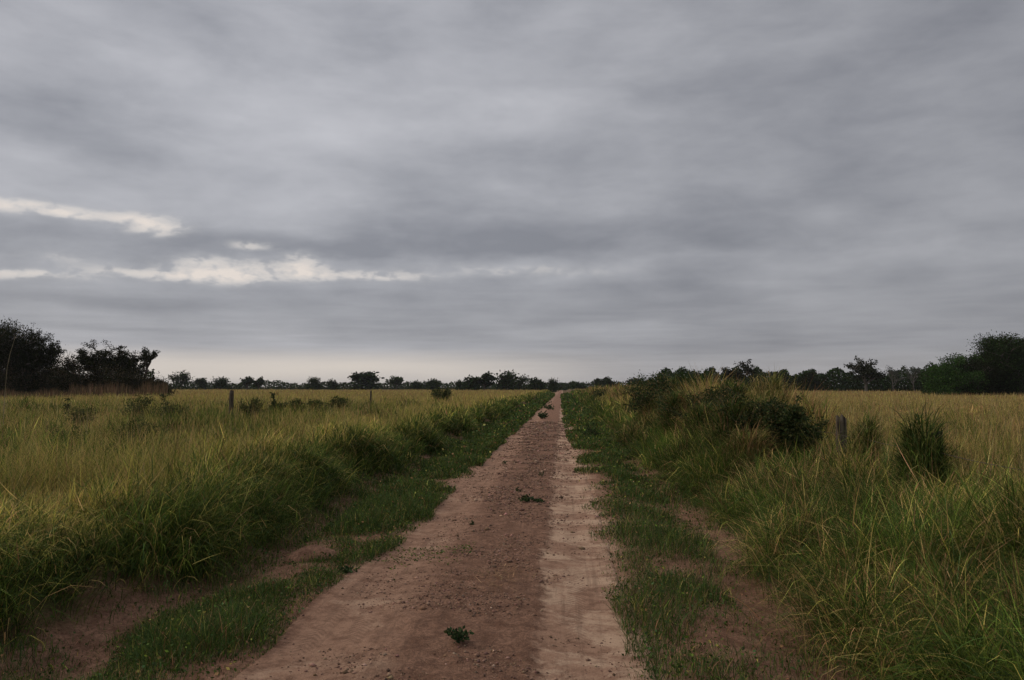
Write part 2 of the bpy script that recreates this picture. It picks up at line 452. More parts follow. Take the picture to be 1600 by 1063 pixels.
def sample(D0, Yc, Ynear, Yfar, t0=T0, t1=T1, pw=2.0):
    n1 = int(D0 * (t1 - t0) * .5 * (Yc ** 2 - Ynear ** 2))
    y1 = np.sqrt(rng.uniform(Ynear ** 2, Yc ** 2, n1))
    n2 = int(D0 * Yc ** 2 * (t1 - t0) * math.log(Yfar / Yc))
    y2 = Yc * np.exp(rng.random(n2) * math.log(Yfar / Yc))
    y = np.concatenate([y1, y2]); x = y * rng.uniform(t0, t1, len(y))
    return x, y
G_DK = (.050, .082, .016); G_MD = (.115, .155, .026); G_YL = (.44, .375, .095)
G_ST = (.50, .345, .135); G_BR = (.28, .155, .075); G_BL = (.060, .100, .032)

def grass(name, x, y, Lf, wf, cf, K, lean, bendr, label, az_bias=None, mat=M_grass, tiltr=(.02, .35), w0=.006, wcut=7, upper=False):
    n = len(x)
    z = H(x, y) - .02
    L = Lf(x, y) * rng.uniform(.6, 1.15, n)
    W = w0 * wf * np.maximum(1, y / wcut) * rng.uniform(.6, 1.4, n)
    azm = rng.uniform(0, 2 * np.pi, n)
    if az_bias is not None:
        a, k = az_bias
        azm = np.where(rng.random(n) < k, a + rng.normal(0, .7, n), azm)
    tilt = rng.uniform(*tiltr, n); bend = rng.uniform(*bendr, n)
    if upper:
        upl = rng.random(n) < .68
        z = z + np.where(upl, rng.uniform(.1, .75, n) * L, 0); L = np.where(upl, L * rng.uniform(.22, .5, n), L)
        tilt = np.where(upl, rng.uniform(.2, 1.5, n), tilt); bend = np.where(upl, rng.uniform(-.3, 1.2, n), bend)
    col = cf(x, y)
    A = Acc()
    near = y < 12
    for msk, k in ((near, K + 1), (~near, K if K < 3 else K - 1)):
        if msk.sum() == 0: continue
        A.add(blades_raw(np.stack([x, y, z], 1)[msk], L[msk], W[msk], azm[msk], tilt[msk], bend[msk], col[msk], max(2, k)))
    o = A.build(name, mat)
    tag(o, label, 'grass', kind='stuff')
    return o

# --- fields
def fieldcol(x, y):
    n = len(x)
    a = fbm(x * .22, y * .22, 31, 4); b = fbm(x * .05, y * .05, 33, 3); c = fbm(x * .6, y * .6, 35, 3)
    d_ = leftbase(y) - x; nearb = ss(.8, 1.6, d_) * ss(6.5, 3.5, d_) * (x < 0)
    green = ss(.43, .56, a) * (1 - .85 * nearb) * ss(90, 40, y) * np.where(x < 0, 1, .7)
    dark = ss(.54, .63, c) * ss(80, 30, y) * np.where(x < 0, 1, .5)
    brn = ss(60, 150, y) * (.4 + .6 * b) + .25 * ss(.55, .7, b) + .25 * (x > 0)
    edgeg = .4 * ss(-5.0, -4.4, x) * (x < 0)
    w_ = np.stack([.04 + .35 * green + 1.1 * dark + .5 * edgeg, .18 + 1.3 * green + .9 * dark + .8 * edgeg + .35 * ss(-7, -11, x) * ss(75, 40, y),
                   1.25 - .45 * green + .8 * nearb - .15 * (x > 0), .45 + .6 * nearb + .25 * (x > 0) + 0 * green, .10 + .9 * brn], 1)
    return pick([G_DK, G_MD, G_YL, G_ST, G_BR], w_, n, .22)
def fieldlen(x, y):
    c = fbm(x * .6, y * .6, 35, 3); a = fbm(x * .22, y * .22, 31, 4)
    return (.26 + .26 * a + .42 * ss(.56, .72, c)) * (.40 + 1.1 * fbm(x * 1.6, y * 1.6, 37, 2)) * np.where(x > 0, .72, 1.0)
x, y = sample(3700, 8, 4, 330)
lb = leftbase(y); rb = rightbase(y)
k = (x < lb - .75 - .5 * rng.random(len(x))) | (x > rb + 3.4 - .8 * rng.random(len(x)))
x, y = x[k], y[k]
grass('field_grass', x, y, fieldlen, .62, fieldcol, 3, 0, (.4, 2.9),
      'knee-high yellow-green grass covering the open fields either side of the road', upper=True)
# dry seed stems over the fields
x, y = sample(90, 8, 4, 260)
lb = leftbase(y); rb = rightbase(y)
k = (x < lb - 1.3) | (x > rb + 2.0)
x, y = x[k], y[k]
grass('dry_seed_stems', x, y, lambda x, y: .75 + .25 * fbm(x * .3, y * .3, 41, 3) + 0 * x, .55,
      lambda x, y: pick([G_ST, G_BR, (.36, .29, .14)], [1, .5, .6], len(x)), 3, 0, (.1, .8),
      'thin dry straw-coloured seed stems rising over the field grass')

# --- left bank: dense arching tussocks hanging over the scarp
def tussock_field(name, cx, cy, per, spreadr, Lr, w0, cols, wts, bendr, label, az_bias=None, K=4, wcut=7, top_fall=False, tiltr=(.05, .6), thin=14, cluster_jit=.15, szr=(.6, 1.25)):
    A = Acc()
    per_n = np.maximum(8, (per * np.minimum(1, (thin / np.maximum(cy, .1)) ** 1.25)).astype(int))
    idx = np.repeat(np.arange(len(cx)), per_n)
    n = len(idx)
    rr = np.abs(rng.normal(0, 1, n)) * spreadr; aa = rng.uniform(0, 2 * np.pi, n)
    x = cx[idx] + rr * np.cos(aa); y = cy[idx] + rr * np.sin(aa)
    z = H(x, y) - .03
    size = (rng.uniform(*szr, len(cx)) * (.55 + .9 * fbm(cx * .9, cy * .9, 57, 2)))[idx]
    L = rng.uniform(Lr[0], Lr[1], n) * size
    if top_fall: L = L * (1 - .45 * ss(1.2, 2.5, x - rightbase(y)) * ss(6, 9, y))
    W = w0 * np.maximum(1, y / wcut) * rng.uniform(.6, 1.4, n)
    upl = rng.random(n) < .58
    z = z + np.where(upl, rng.uniform(.08, .62, n) * L * .9, 0)
    L = np.where(upl, L * rng.uniform(.25, .55, n), L)
    az = aa + rng.normal(0, .8, n)
    az = np.where(upl, rng.uniform(0, 6.28, n), az)
    if az_bias is not None: az = np.where(rng.random(n) < az_bias[1], az_bias[0] + rng.normal(0, .8, n), az)
    tilt = rng.uniform(*tiltr, n); bend = rng.uniform(*bendr, n)
    tilt = np.where(upl, rng.uniform(.2, 1.5, n), tilt); bend = np.where(upl, rng.uniform(-.2, 1.3, n), bend)
    ct = np.exp(rng.normal(0, cluster_jit, (len(cx), 1)))[idx]
    col = pick(cols, wts if np.ndim(wts) == 1 else wts[idx], n, .2) * ct
    near = y < 13
    for msk, k in ((near, K + 1), (~near, max(2, K - 1))):
        if msk.sum(): A.add(blades_raw(np.stack([x, y, z], 1)[msk], L[msk], W[msk], az[msk], tilt[msk], bend[msk], col[msk], k))
    o = A.build(name, M_grass)
    return tag(o, label, 'grass', kind='stuff')
def strip(n_per_m, y0, y1, fx, wx, pw=1.0):
    """clump centres along the road: density falls with distance"""
    yc = []; y = y0
    while y < y1:
        yc.append(y); y += 1 / (n_per_m * min(1, (12 / y) ** pw)) * random.uniform(.5, 1.5)
    yc = np.array(yc); xc = fx(yc) + wx * rng.random(len(yc))
    return xc, yc
cx, cy = strip(24, 2.5, 260, lambda y: leftbase(y) - .12, -1.55, 1.0)
hid = np.clip((np.abs(leftbase(cy) - cx) - .35) / .9, 0, 1)
wts = np.stack([1.0 - .75 * hid, .9 - .3 * hid, .18 + 1.1 * hid, .06 + .5 * hid, .05 + 0 * hid, .35 + 0 * hid], 1)
tussock_field('bank_grass', cx, cy, 430, .17, (.33, .80), .0074, [G_DK, G_MD, G_YL, G_ST, G_BR, G_BL], wts, (1.3, 3.3),
              'dark green arching grass hanging over the low bank left of the road', az_bias=(0.0, .22), cluster_jit=.3)

# --- right bank: messy mixed grass rising to the fence line
cx, cy = strip(60, 1.9, 230, lambda y: rightbase(y) + .15, 3.6, .95)
cn = fbm(cx * .7, cy * .7, 51, 3)
up_ = ss(1.0, 2.8, cx - rightbase(cy))
wts = np.stack([1.9 - 1.0 * up_, 1.1 * ss(.35, .65, 1 - cn) + .5, (.20 + .6 * up_), .06 + .35 * ss(.45, .65, cn) + .25 * up_, .15 + .4 * ss(.5, .7, cn), .15 + 0 * cn], 1)
tussock_field('slope_grass', cx, cy, 430, .17, (.32, .78), .0064, [G_DK, G_MD, G_YL, G_ST, G_BR, G_BL], wts, (.7, 3.1),
              'tangled green and straw grass on the slope right of the road', top_fall=True, az_bias=(math.pi, .15), tiltr=(.02, .9), cluster_jit=.42, szr=(.45, 1.45))
# --- tall growth along the buried fence
cx, cy = strip(14, 17.5, 130, lambda y: rightbase(y) + 2.1, 1.6, .8)
tussock_field('tall_fence_grass', cx, cy, 190, .25, (.7, 1.25), .008, [G_DK, G_MD, G_YL, G_ST, G_BR], [.5, .6, .6, .8, .8], (.3, 2.0),
              'head-high straw and green grass swallowing the fence on the right', tiltr=(.0, .4), thin=22)

cx, cy = strip(7, 15.0, 70, lambda y: rightbase(y) + .9, 1.6, .7)
tussock_field('scrambling_grass', cx, cy, 130, .20, (.55, 1.15), .006, [G_DK, G_MD, G_YL, G_ST, G_BR], [.6, .6, .6, .7, .7], (.4, 2.2),
              'straggling straw and olive grass climbing through the shrubs on the right', tiltr=(.0, .6), thin=22, cluster_jit=.3)

cx = rng.uniform(3.5, 4.75, 80); cy = rng.uniform(7.6, 17.0, 80)
k = ~((cx < 4.5) & (((cy > 11.6) & (cy < 13.4)) | ((cy > 8.4) & (cy < 10.4)))); cx, cy = cx[k], cy[k]
tussock_field('post_line_grass', cx, cy, 230, .20, (.40, .92), .0068, [G_DK, G_MD, G_YL, G_ST, G_BR], [.9, .8, .6, .5, .5], (.5, 2.8),
              'ragged olive and straw grass standing round the right fence posts', tiltr=(.0, .7), cluster_jit=.35)

# rough green tufts in the fields
t_ = rng.uniform(-.80, -.15, 420); cy = 6 * np.exp(rng.random(420) * math.log(60 / 6)); cx = t_ * cy
k = (cx < leftbase(cy) - 2.5) & (fbm(cx * .16, cy * .16, 131, 3) > .42); cx, cy = cx[k], cy[k]
tussock_field('field_tufts', cx, cy, 260, .30, (.40, .90), .0072, [G_DK, G_MD, G_YL, G_BR], [1.6, .8, .25, .25], (.5, 2.8),
              'rough darker green tufts scattered through the left field', cluster_jit=.3, thin=18)
t_ = rng.uniform(.25, .62, 150); cy = 8 * np.exp(rng.random(150) * math.log(60 / 8)); cx = t_ * cy
k = cx > rightbase(cy) + 3.5; cx, cy = cx[k], cy[k]
tussock_field('dry_field_tufts', cx, cy, 170, .26, (.28, .62), .0070, [G_MD, G_YL, G_ST, G_BR], [.5, .6, .8, .8], (.5, 2.8),
              'rough olive and brown tufts scattered through the right field', cluster_jit=.35, thin=18)

# --- low green verge growth
def verge(name, lo, hi, N0, y0, y1, label, seed, thr):
    n = N0
    y = y0 * np.exp(rng.random(n) ** .8 * math.log(y1 / y0))
    u = rng.random(n)
    x = lo(y) + (hi(y) - lo(y)) * u
    m = fbm(x * 1.1, y * 1.1, seed, 4) + .20 * np.sin(np.pi * u) - .1 + .10 * ss(12, 30, y)
    k = m > thr + rng.normal(0, .085, n)
    x, y, m = x[k], y[k], m[k]; n = len(x)
    z = H(x, y) - .01
    far = np.maximum(1, y / 8)
    A = Acc()
    P = np.stack([x, y, z], 1)
    b = rng.random(n) < .80
    Lb = rng.uniform(.03, .12, n) * (.6 + 1.9 * np.clip(m - thr, 0, .3) / .3)
    col = pick([G_DK, G_MD, G_BL, G_YL, G_BR], [1.3, .45, .8, .06, .2], n, .35)
    nb = int(b.sum())
    A.add(blades_raw(P[b], Lb[b], .0055 * far[b] * rng.uniform(.6, 1.4, nb), rng.uniform(0, 6.28, nb), rng.uniform(.05, .8, nb), rng.uniform(.2, 1.6, nb), col[b], 2))
    c = ~b; nc = int(c.sum())
    D = np.stack([rng.normal(size=nc), rng.normal(size=nc), rng.uniform(.1, 1.1, nc)], 1)
    Pc = P[c] + np.stack([0 * x[c], 0 * x[c], rng.random(nc) * Lb[c] * .8], 1)
    A.add(leaves_raw(Pc, D, .022 * far[c] * rng.uniform(.6, 1.6, nc), col[c], .6))
    return tag(A.build(name, M_leaf), label, 'weeds', kind='stuff')
verge('verge_weeds', lambda y: leftbase(y) + .42, lambda y: roadL(y) + .34 - .28 * ss(9, 6, y), 270000, 3.6, 170,
      'low green weeds and grass between the left bank and the road', 61, .39)
verge('roadside_grass', lambda y: roadR(y) - .22, lambda y: rightbase(y) - .30 + .3 * ss(10, 30, y), 120000, 3.6, 170,
      'short green grass in patches along the right road edge', 63, .465)
verge('creeping_grass', lambda y: rightbase(y) - .9, lambda y: rightbase(y) + .5, 60000, 3.4, 120,
      'sparse creeping grass at the foot of the right slope', 65, .455)
verge('bank_foot_weeds', lambda y: leftbase(y) - .1, lambda y: leftbase(y) + .6, 30000, 3.6, 90,
      'sparse weeds on the bare soil below the left bank', 67, .45)

# clods and straw bits on the road
def clods(n):
    y = 3.8 * np.exp(rng.random(n) * math.log(40 / 3.8))
    cen = rng.random(n) < .75
    x = np.where(cen, rng.normal(-.75, .42, n), rng.uniform(-2.0, .6, n))
    cl = fbm(x * 2.2, y * 2.2, 71, 3); k = cl > rng.uniform(.35, .62, n); x, y = x[k], y[k]; n = len(x)
    r = np.exp(rng.normal(math.log(.0055), .5, n)) * np.maximum(1, y / 9)
    z = Hroad(x, y) + r * .2
    o8 = np.array([[1, 0, 0], [0, 1, 0], [-1, 0, 0], [0, -1, 0], [0, 0, 1], [0, 0, -1]], float)
    V = o8[None] * rng.uniform(.6, 1.3, (n, 6, 1)) * r[:, None, None] + rng.normal(0, .15, (n, 6, 3)) * r[:, None, None]
    V[:, :, 2] *= .7
    V = V + np.stack([x, y, z], 1)[:, None]
    ft = np.array([[0, 1, 4], [1, 2, 4], [2, 3, 4], [3, 0, 4], [1, 0, 5], [2, 1, 5], [3, 2, 5], [0, 3, 5]])
    Lp = (np.arange(n)[:, None, None] * 6 + ft[None]).ravel()
    col = pick([(.20, .12, .085), (.14, .085, .06), (.28, .18, .13)], [1, .7, .5], n)
    return tag(mesh_from('dirt_clods', V.reshape(-1, 3), Lp, np.full(n * 8, 3), M_clod, fcol=np.repeat(col, 8, 0)),
               'small crumbs of reddish soil scattered over the road', 'soil', kind='stuff')
clods(46000)

# ------------------------------------------------------------------ tubes, trees, shrubs
def tube_raw(pts, rad, sides=6):
    pts = np.array(pts, float); n = len(pts)
    T = np.gradient(pts, axis=0); T /= np.maximum(np.linalg.norm(T, axis=1, keepdims=True), 1e-9)
    ref = np.array([1., 0, 0]) if abs(T[0][0]) < .8 else np.array([0, 1., 0])
    U = np.cross(T, ref); U /= np.linalg.norm(U, axis=1, keepdims=True); Wv = np.cross(T, U)
    a = np.arange(sides) / sides * 2 * np.pi
    V = pts[:, None] + np.array(rad)[:, None, None] * (np.cos(a)[None, :, None] * U[:, None] + np.sin(a)[None, :, None] * Wv[:, None])
    V = V.reshape(-1, 3)
    f = []
    for i in range(n - 1):
        for j in range(sides):
            k = (j + 1) % sides
            f += [i * sides + j, i * sides + k, (i + 1) * sides + k, (i + 1) * sides + j]
    cnt = [4] * ((n - 1) * sides)
    f += list(range((n - 1) * sides, n * sides)); cnt.append(sides)
    return V, np.array(f), np.array(cnt), np.ones((len(cnt), 3)) * .1
def grow(levels, nsub, trunk_h, spread, up, rnd):
    """skeleton in unit space; returns branches [(pts, r0, r1)] and tips"""
    br = []; tips = []
    def go(p, d, L, r, lv):
        pts = [p]; q = p.copy(); dd = d.copy(); n = 4
        for i in range(n):
            dd = dd + rnd.normal(0, .16, 3) + np.array([0, 0, up * .12]); dd /= np.linalg.norm(dd)
            q = q + dd * L / n; pts.append(q.copy())
        br.append((pts, r, r * .55))
        if lv >= levels - 1: tips.append((q.copy(), lv)); tips.append((pts[2].copy(), lv))
        if lv >= levels: return
        k = nsub[min(lv, len(nsub) - 1)]
        a0 = rnd.uniform(0, 6.28)
        for j in range(k):
            a = a0 + j * 6.28 / k + rnd.normal(0, .35)
            hz = np.array([math.cos(a), math.sin(a), 0])
            nd = dd * (1 - spread) + hz * spread * rnd.uniform(.7, 1.4) + np.array([0, 0, up * .2])
            nd /= np.linalg.norm(nd)
            st = pts[-1] if j < 2 else pts[rnd.integers(2, 4)]
            go(st.copy(), nd, L * rnd.uniform(.62, .85), r * .6, lv + 1)
    go(np.zeros(3), np.array([rnd.normal(0, .08), rnd.normal(0, .08), 1.]), trunk_h, .045, 0)
    return br, tips
def tree_mesh(seed, H_, W_, levels=3, nsub=(4, 3, 3), trunk_h=.35, spread=.55, up=.6, clump=.11, flat=.6,
              nleaf=4000, lsize=.25, cols=None, low=0.0, r0=1.0, keep=1.0):
    """trunk Acc and crown Acc scaled to height H_ and width W_"""
    rnd = np.random.default_rng(seed)
    br, tips = grow(levels, nsub, trunk_h, spread, up, rnd)
    allp = np.concatenate([np.array(b[0]) for b in br])
    tp = np.array([t_[0] for t_ in tips])
    zt = allp[:, 2].max() + clump * .5
    wx = np.percentile(np.abs(tp[:, 0] - tp[:, 0].mean()), 96) + clump * .7; wy = np.percentile(np.abs(tp[:, 1] - tp[:, 1].mean()), 96) + clump * .7
    sx, sy, sz = W_ / 2 / wx, W_ / 2 / wy, H_ / zt
    off = np.array([tp[:, 0].mean(), tp[:, 1].mean(), 0])
    def tr(p, h=None):
        p = np.array(p, float); s = np.clip(p[..., 2:3] / zt * 2, 0, 1)
        q = p - off * s
        return q * np.array([sx, sy, sz])
    tk = Acc()
    for pts, ra, rb_ in br:
        P_ = tr(pts); n = len(P_)
        tk.add(tube_raw(P_, np.linspace(ra, rb_, n) * H_ * r0, 6))
    cr = Acc()
    if nleaf:
        sel = tp[rnd.random(len(tp)) < keep]
        c = tr(sel)
        sc = (sx + sy) / 2
        rad = clump * sc * rnd.uniform(.6, 1.4, len(c))
        if low > 0:      # skirts of foliage reaching down
            m = int(len(c) * low)
            a = rnd.uniform(0, 6.28, m); rr = W_ * .5 * np.sqrt(rnd.uniform(.1, .9, m))
            ex = np.stack([rr * np.cos(a), rr * np.sin(a), H_ * rnd.uniform(.05, .55, m)], 1)
            c = np.concatenate([c, ex]); rad = np.concatenate([rad, clump * sc * rnd.uniform(.8, 1.6, m)])
        idx = rnd.integers(0, len(c), nleaf)
        d = rnd.normal(size=(nleaf, 3)); d /= np.linalg.norm(d, axis=1, keepdims=True)
        rr = rnd.random(nleaf) ** .6
        P_ = c[idx] + d * (rr * rad[idx])[:, None] * np.array([1, 1, flat])
        P_[:, 2] = np.maximum(P_[:, 2], .05)
        D = d + rnd.normal(0, .6, (nleaf, 3)); D[:, 2] -= .1
        ct = np.exp(rnd.normal(0, .25, (len(c), 1)))[idx]
        cc = np.array(cols); col = cc[rnd.integers(0, len(cc), nleaf)] * ct * np.exp(rnd.normal(0, .15, (nleaf, 1)))
        cr.add(leaves_raw(P_, D, lsize * rnd.uniform(.6, 1.5, nleaf), col, .65))
    return tk, cr
TD = [(.014, .018, .006), (.021, .025, .009), (.018, .020, .009)]          # dark thorn wood foliage
TG = [(.022, .044, .012), (.034, .062, .016), (.028, .05, .012)]
TGB = [(.034, .075, .016), (.05, .095, .022), (.035, .06, .016)]
TGY = [(.045, .055, .04), (.06, .068, .05)]
TBR = [(.055, .042, .026), (.075, .055, .033), (.04, .038, .02)]
def tree(name, label, px, top, wpx, Y, cat='tree', group=None, style='round', cols=TD, seed=1, nleaf=4000, lpx=1.6, bark=None, base=None, **kw):
    X = atX(px, Y); z0 = float(H(X, Y)); zt = atZ(px, top, Y)
    H_ = zt - z0; W_ = wpx * Y / F
    st = dict(
        round=dict(levels=3, nsub=(5, 3, 3), trunk_h=.30, spread=.55, up=.55, clump=.12, flat=.75, low=.35),
        dense=dict(levels=3, nsub=(5, 3, 3), trunk_h=.22, spread=.6, up=.45, clump=.15, flat=.8, low=.9),
        umbrella=dict(levels=3, nsub=(5, 4, 3), trunk_h=.42, spread=.72, up=.55, clump=.085, flat=.45, low=.0),
        open=dict(levels=4, nsub=(3, 3, 3, 2), trunk_h=.40, spread=.55, up=.5, clump=.055, flat=.6, low=.0, keep=.75),
        bare=dict(levels=4, nsub=(4, 3, 3, 3), trunk_h=.30, spread=.55, up=.5, clump=.05, flat=.7, keep=.35, r0=.55),
        scrub=dict(levels=2, nsub=(6, 4), trunk_h=.15, spread=.6, up=.5, clump=.16, flat=.9, low=1.4),
    )[style].copy()
    st.update(kw)
    tk, cr = tree_mesh(seed, H_, W_, nleaf=nleaf, lsize=lpx * Y / 796, cols=cols, **st)
    root = thing(name, label, cat, (X, Y, z0 - .05), group)
    tk.build('trunk', bark or M_bark, root)
    if cr.V: cr.build('crown', M_tree, root)
    return root
def tree_copy(src, label, px, top, wpx, Y, rot, group):
    X = atX(px, Y); z0 = float(H(X, Y))
    r = src.copy(); C.objects.link(r)
    for ch in src.children:
        c = ch.copy(); C.objects.link(c); c.parent = r
    r.location = (X, Y, z0 - .05); r.rotation_euler = (0, 0, rot)
    zmax = src['top_z']
    xmax = src['half_w']
    s = (atZ(px, top, Y) - z0) / zmax; sw = wpx * Y / F / 2 / xmax
    r.scale = (sw, sw, s)
    r['label'] = label; r['group'] = group
    del r['half_w']; del r['top_z']
    return r

# left grove (about 105 m off)
GL = 'trees of the grove at the far left'
tree('thorn_tree', 'big dark tree at the left edge of the view, tallest of the left grove', 12, 490, 150, 105, group=GL, style='round', cols=TD, seed=3, levels=4, nsub=(5, 4, 3, 3), nleaf=60000, lpx=1.2, low=.6, clump=.085)
tree('thorn_tree', 'dark crooked tree between the tallest tree and the flat-topped one in the left grove', 52, 512, 72, 104, group=GL, style='umbrella', cols=TD, seed=5, levels=4, nsub=(4, 4, 3, 2), nleaf=22000, lpx=1.2, low=.4, clump=.075)
tree('thorn_tree', 'small rounded dark tree in the dip of the left grove', 96, 557, 52, 107, group=GL, style='round', cols=TD + TBR, seed=9, nleaf=5000, lpx=1.3)
tree('thorn_tree', 'flat-topped dark tree in the middle of the left grove', 163, 531, 92, 106, group=GL, style='umbrella', cols=TD, seed=12, levels=4, nsub=(5, 4, 3, 2), nleaf=24000, lpx=1.1, low=.15, clump=.06, spread=.6, trunk_h=.30)
tree('thorn_tree', 'greyish twiggy tree on the left shoulder of the flat-topped tree', 122, 545, 46, 108, group=GL, style='bare', cols=TBR, seed=16, nleaf=1800, lpx=1.1)
tree('thorn_tree', 'slim open-crowned tree with sky between its branches at the right end of the left grove', 224, 541, 44, 106, group=GL, style='open', cols=TD, seed=21, nleaf=2600, lpx=1.3, keep=.6, clump=.075)
tree('thorn_tree', 'dark leaning tree just left of the open-crowned tree', 196, 538, 42, 107, group=GL, style='umbrella', cols=TD, seed=23, nleaf=4200, lpx=1.3)
k_ = 0
for px, top, wp in ((8, 565, 60), (40, 560, 55), (72, 563, 50), (100, 568, 50), (130, 566, 50), (158, 560, 55), (186, 566, 50), (212, 574, 44), (232, 580, 40), (250, 588, 30)):
    tree('scrub_bush', 'dense brownish scrub thicket bush at the foot of the left grove', px, top, wp, 101 + (k_ % 3), 'bush', 'scrub under the left grove', 'scrub', TD + TBR, 40 + k_, 4200, 1.3)
    k_ += 1
# grove on the right edge
GR = 'trees of the grove at the far right'
tree('thorn_tree', 'huge dark tree at the right edge of the view', 1590, 518, 120, 130, group=GR, style='round', cols=TD + TG, seed=61, levels=4, nsub=(5, 4, 3, 3), nleaf=60000, lpx=1.2, low=.6, clump=.09)
tree('thorn_tree', 'dark domed tree left of the huge one at the right edge', 1552, 530, 70, 132, group=GR, style='dense', cols=TD, seed=62, levels=4, nsub=(5, 4, 3, 2), nleaf=28000, lpx=1.2, clump=.085)
tree('broadleaf_tree', 'brighter green spreading tree at the left end of the right grove', 1492, 551, 82, 128, group=GR, style='round', cols=TGB, seed=64, levels=4, nsub=(5, 4, 3, 2), clump=.08, nleaf=20000, lpx=1.3, low=.7, flat=.5)
tree('thorn_tree', 'dark low tree under the right grove beside the bright green one', 1526, 556, 60, 127, group=GR, style='dense', cols=TD, seed=66, nleaf=8000, lpx=1.3)
# named trees of the right-hand tree line
Gm = 'trees standing out of the right tree line'
tree('thorn_tree', 'tree with a broken airy crown rising behind the overgrown fence', 1157, 561, 46, 200, group=Gm, style='umbrella', cols=TD, seed=71, nleaf=2400, lpx=1.5, keep=.8)
tree('thorn_tree', 'small leafy tree on the left side of the airy crowned one', 1137, 570, 18, 198, group=Gm, style='round', cols=TD, seed=72, nleaf=900, lpx=1.5)
tree('thorn_tree', 'tallest tree of the right line, wide layered crown over a pale trunk', 1353, 557, 50, 200, group=Gm, style='umbrella', cols=TD, seed=74, nleaf=3600, lpx=1.5, low=.1, bark=M_bark_pale)
tree('bare_tree', 'leafless grey tree right of the tallest tree in the right line', 1397, 569, 32, 205, group=Gm, style='bare', cols=TGY, seed=76, nleaf=500, lpx=1.1, bark=M_bark_pale)
tree('bare_tree', 'rounded greyish twiggy tree just left of the bright green tree', 1430, 571, 30, 205, group=Gm, style='bare', cols=TGY, seed=78, nleaf=900, lpx=1.2, bark=M_bark_pale)
tree('thorn_tree', 'rounded dark tree in the right line, third left of the tallest', 1265, 579, 32, 210, group=Gm, style='dense', cols=TD, seed=80, nleaf=2200, lpx=1.5)
tree('thorn_tree', 'small dark tree in the right line just above the end of the overgrown fence', 1223, 580, 22, 210, group=Gm, style='dense', cols=TD, seed=81, nleaf=1500, lpx=1.5)
tree('thorn_tree', 'short bushy tree close right of the airy crowned tree', 1187, 578, 20, 206, group=Gm, style='dense', cols=TD, seed=82, nleaf=1500, lpx=1.5)

# far horizon trees: six kinds, copied
def far_proto(style, seed, cols, n, **kw):
    pass
far = [  # px, top, width, style, label
    (283, 580, 36, 'round', 'rounded tree with a ragged top, first clear of the left grove'),
    (314, 589, 15, 'round', 'small dark tree just right of the ragged rounded one on the horizon'),
    (345, 590, 24, 'dense', 'low double-humped tree on the horizon left of the weathered post'),
    (386, 587, 17, 'umbrella', 'thin tree with a small open crown right above the grey post on the left'),
    (404, 589, 14, 'umbrella', 'slightly smaller open tree beside the thin one above the grey post'),
    (491, 590, 22, 'dense', 'pointed hump of a tree midway along the left horizon'),
    (520, 593, 16, 'dense', 'low tree left of the large solitary round tree on the horizon'),
    (569, 579, 38, 'round', 'large solitary round tree standing above the left horizon'),
    (619, 588, 28, 'umbrella', 'flat wide tree next right of the large round tree on the horizon'),
    (650, 595, 14, 'dense', 'tiny dark tree right of the flat wide one on the horizon'),
    (677, 592, 20, 'dense', 'dark rounded tree left of the tall clump near the road end'),
    (718, 594, 12, 'dense', 'small ball-shaped tree just left of the clump near the road end'),
    (737, 588, 24, 'dense', 'left shoulder tree of the clump near the road end'),
    (757, 582, 28, 'umbrella', 'airy-topped tall tree in the clump left of the road end'),
    (792, 581, 34, 'dense', 'darkest and broadest tree of the clump left of the road end'),
    (814, 586, 24, 'round', 'tree with a ragged top on the right shoulder of the darkest tree'),
    (838, 590, 24, 'dense', 'low rounded tree between the clump and the road end'),
    (864, 592, 15, 'dense', 'small dark round tree right beside the end of the road'),
    (903, 597, 22, 'dense', 'low dark tree first to the right of the road end'),
    (935, 590, 13, 'round', 'left one of two small trees behind the start of the overgrown fence'),
    (950, 589, 20, 'round', 'right and broader one of two small trees behind the start of the overgrown fence'),
    (995, 590, 28, 'dense', 'pale rounded tree showing just over the overgrown fence'),
]
protos = {}
GF = 'scattered trees along the far horizon'
for i, (px, top, wp, st, lab) in enumerate(far):
    Y = 330 + (i * 37) % 60
    if 700 < px < 880: Y = 280 + (i * 31) % 40
    key = (st, i % 3)
    n = 1500 if st != 'umbrella' else 1100
    if key not in protos:
        t_ = tree('horizon_tree', lab, px, top, wp, Y, group=GF, style=st, cols=TG + TD, seed=100 + i * 3, nleaf=n, lpx=1.5)
        t_['half_w'] = wp * Y / F / 2
        t_['top_z'] = atZ(px, top, Y) - float(H(atX(px, Y), Y))
        protos[key] = t_
    else:
        tree_copy(protos[key], lab, px, top, wp, Y, i * .9, GF)
for t_ in protos.values(): del t_['half_w']; del t_['top_z']

# the wood behind as one mass
def woodmass(name, segs, label, cols, lpx=1.5, per=26):
    A = Acc()
    for (p0, p1, top0, top1, Y, dens) in segs:
        n = int((p1 - p0) * per * dens)
        px = rng.uniform(p0, p1, n)
        u = (px - p0) / (p1 - p0)
        Yv = Y * (1 + .10 * rng.random(n))
        prof = fbm(px * .07, px * 0, 91, 3) * .95 + .28
        topv = top0 + (top1 - top0) * u
        X = np.array([atX(a, 1.0) for a in px]) * Yv
        hmax = (605 - topv) * prof * Yv / F * 1.05 + EYE
        z = rng.random(n) ** 1.05 * np.maximum(hmax, 1.2)
        D = rng.normal(size=(n, 3))
        c = np.array(cols)[rng.integers(0, len(cols), n)] * np.exp(rng.normal(0, .2, (n, 1)))
        A.add(leaves_raw(np.stack([X, Yv, z], 1), D, lpx * Yv / 796 * rng.uniform(.7, 1.6, n), c, .7))
    return tag(A.build(name, M_tree), label, 'wood', kind='stuff')
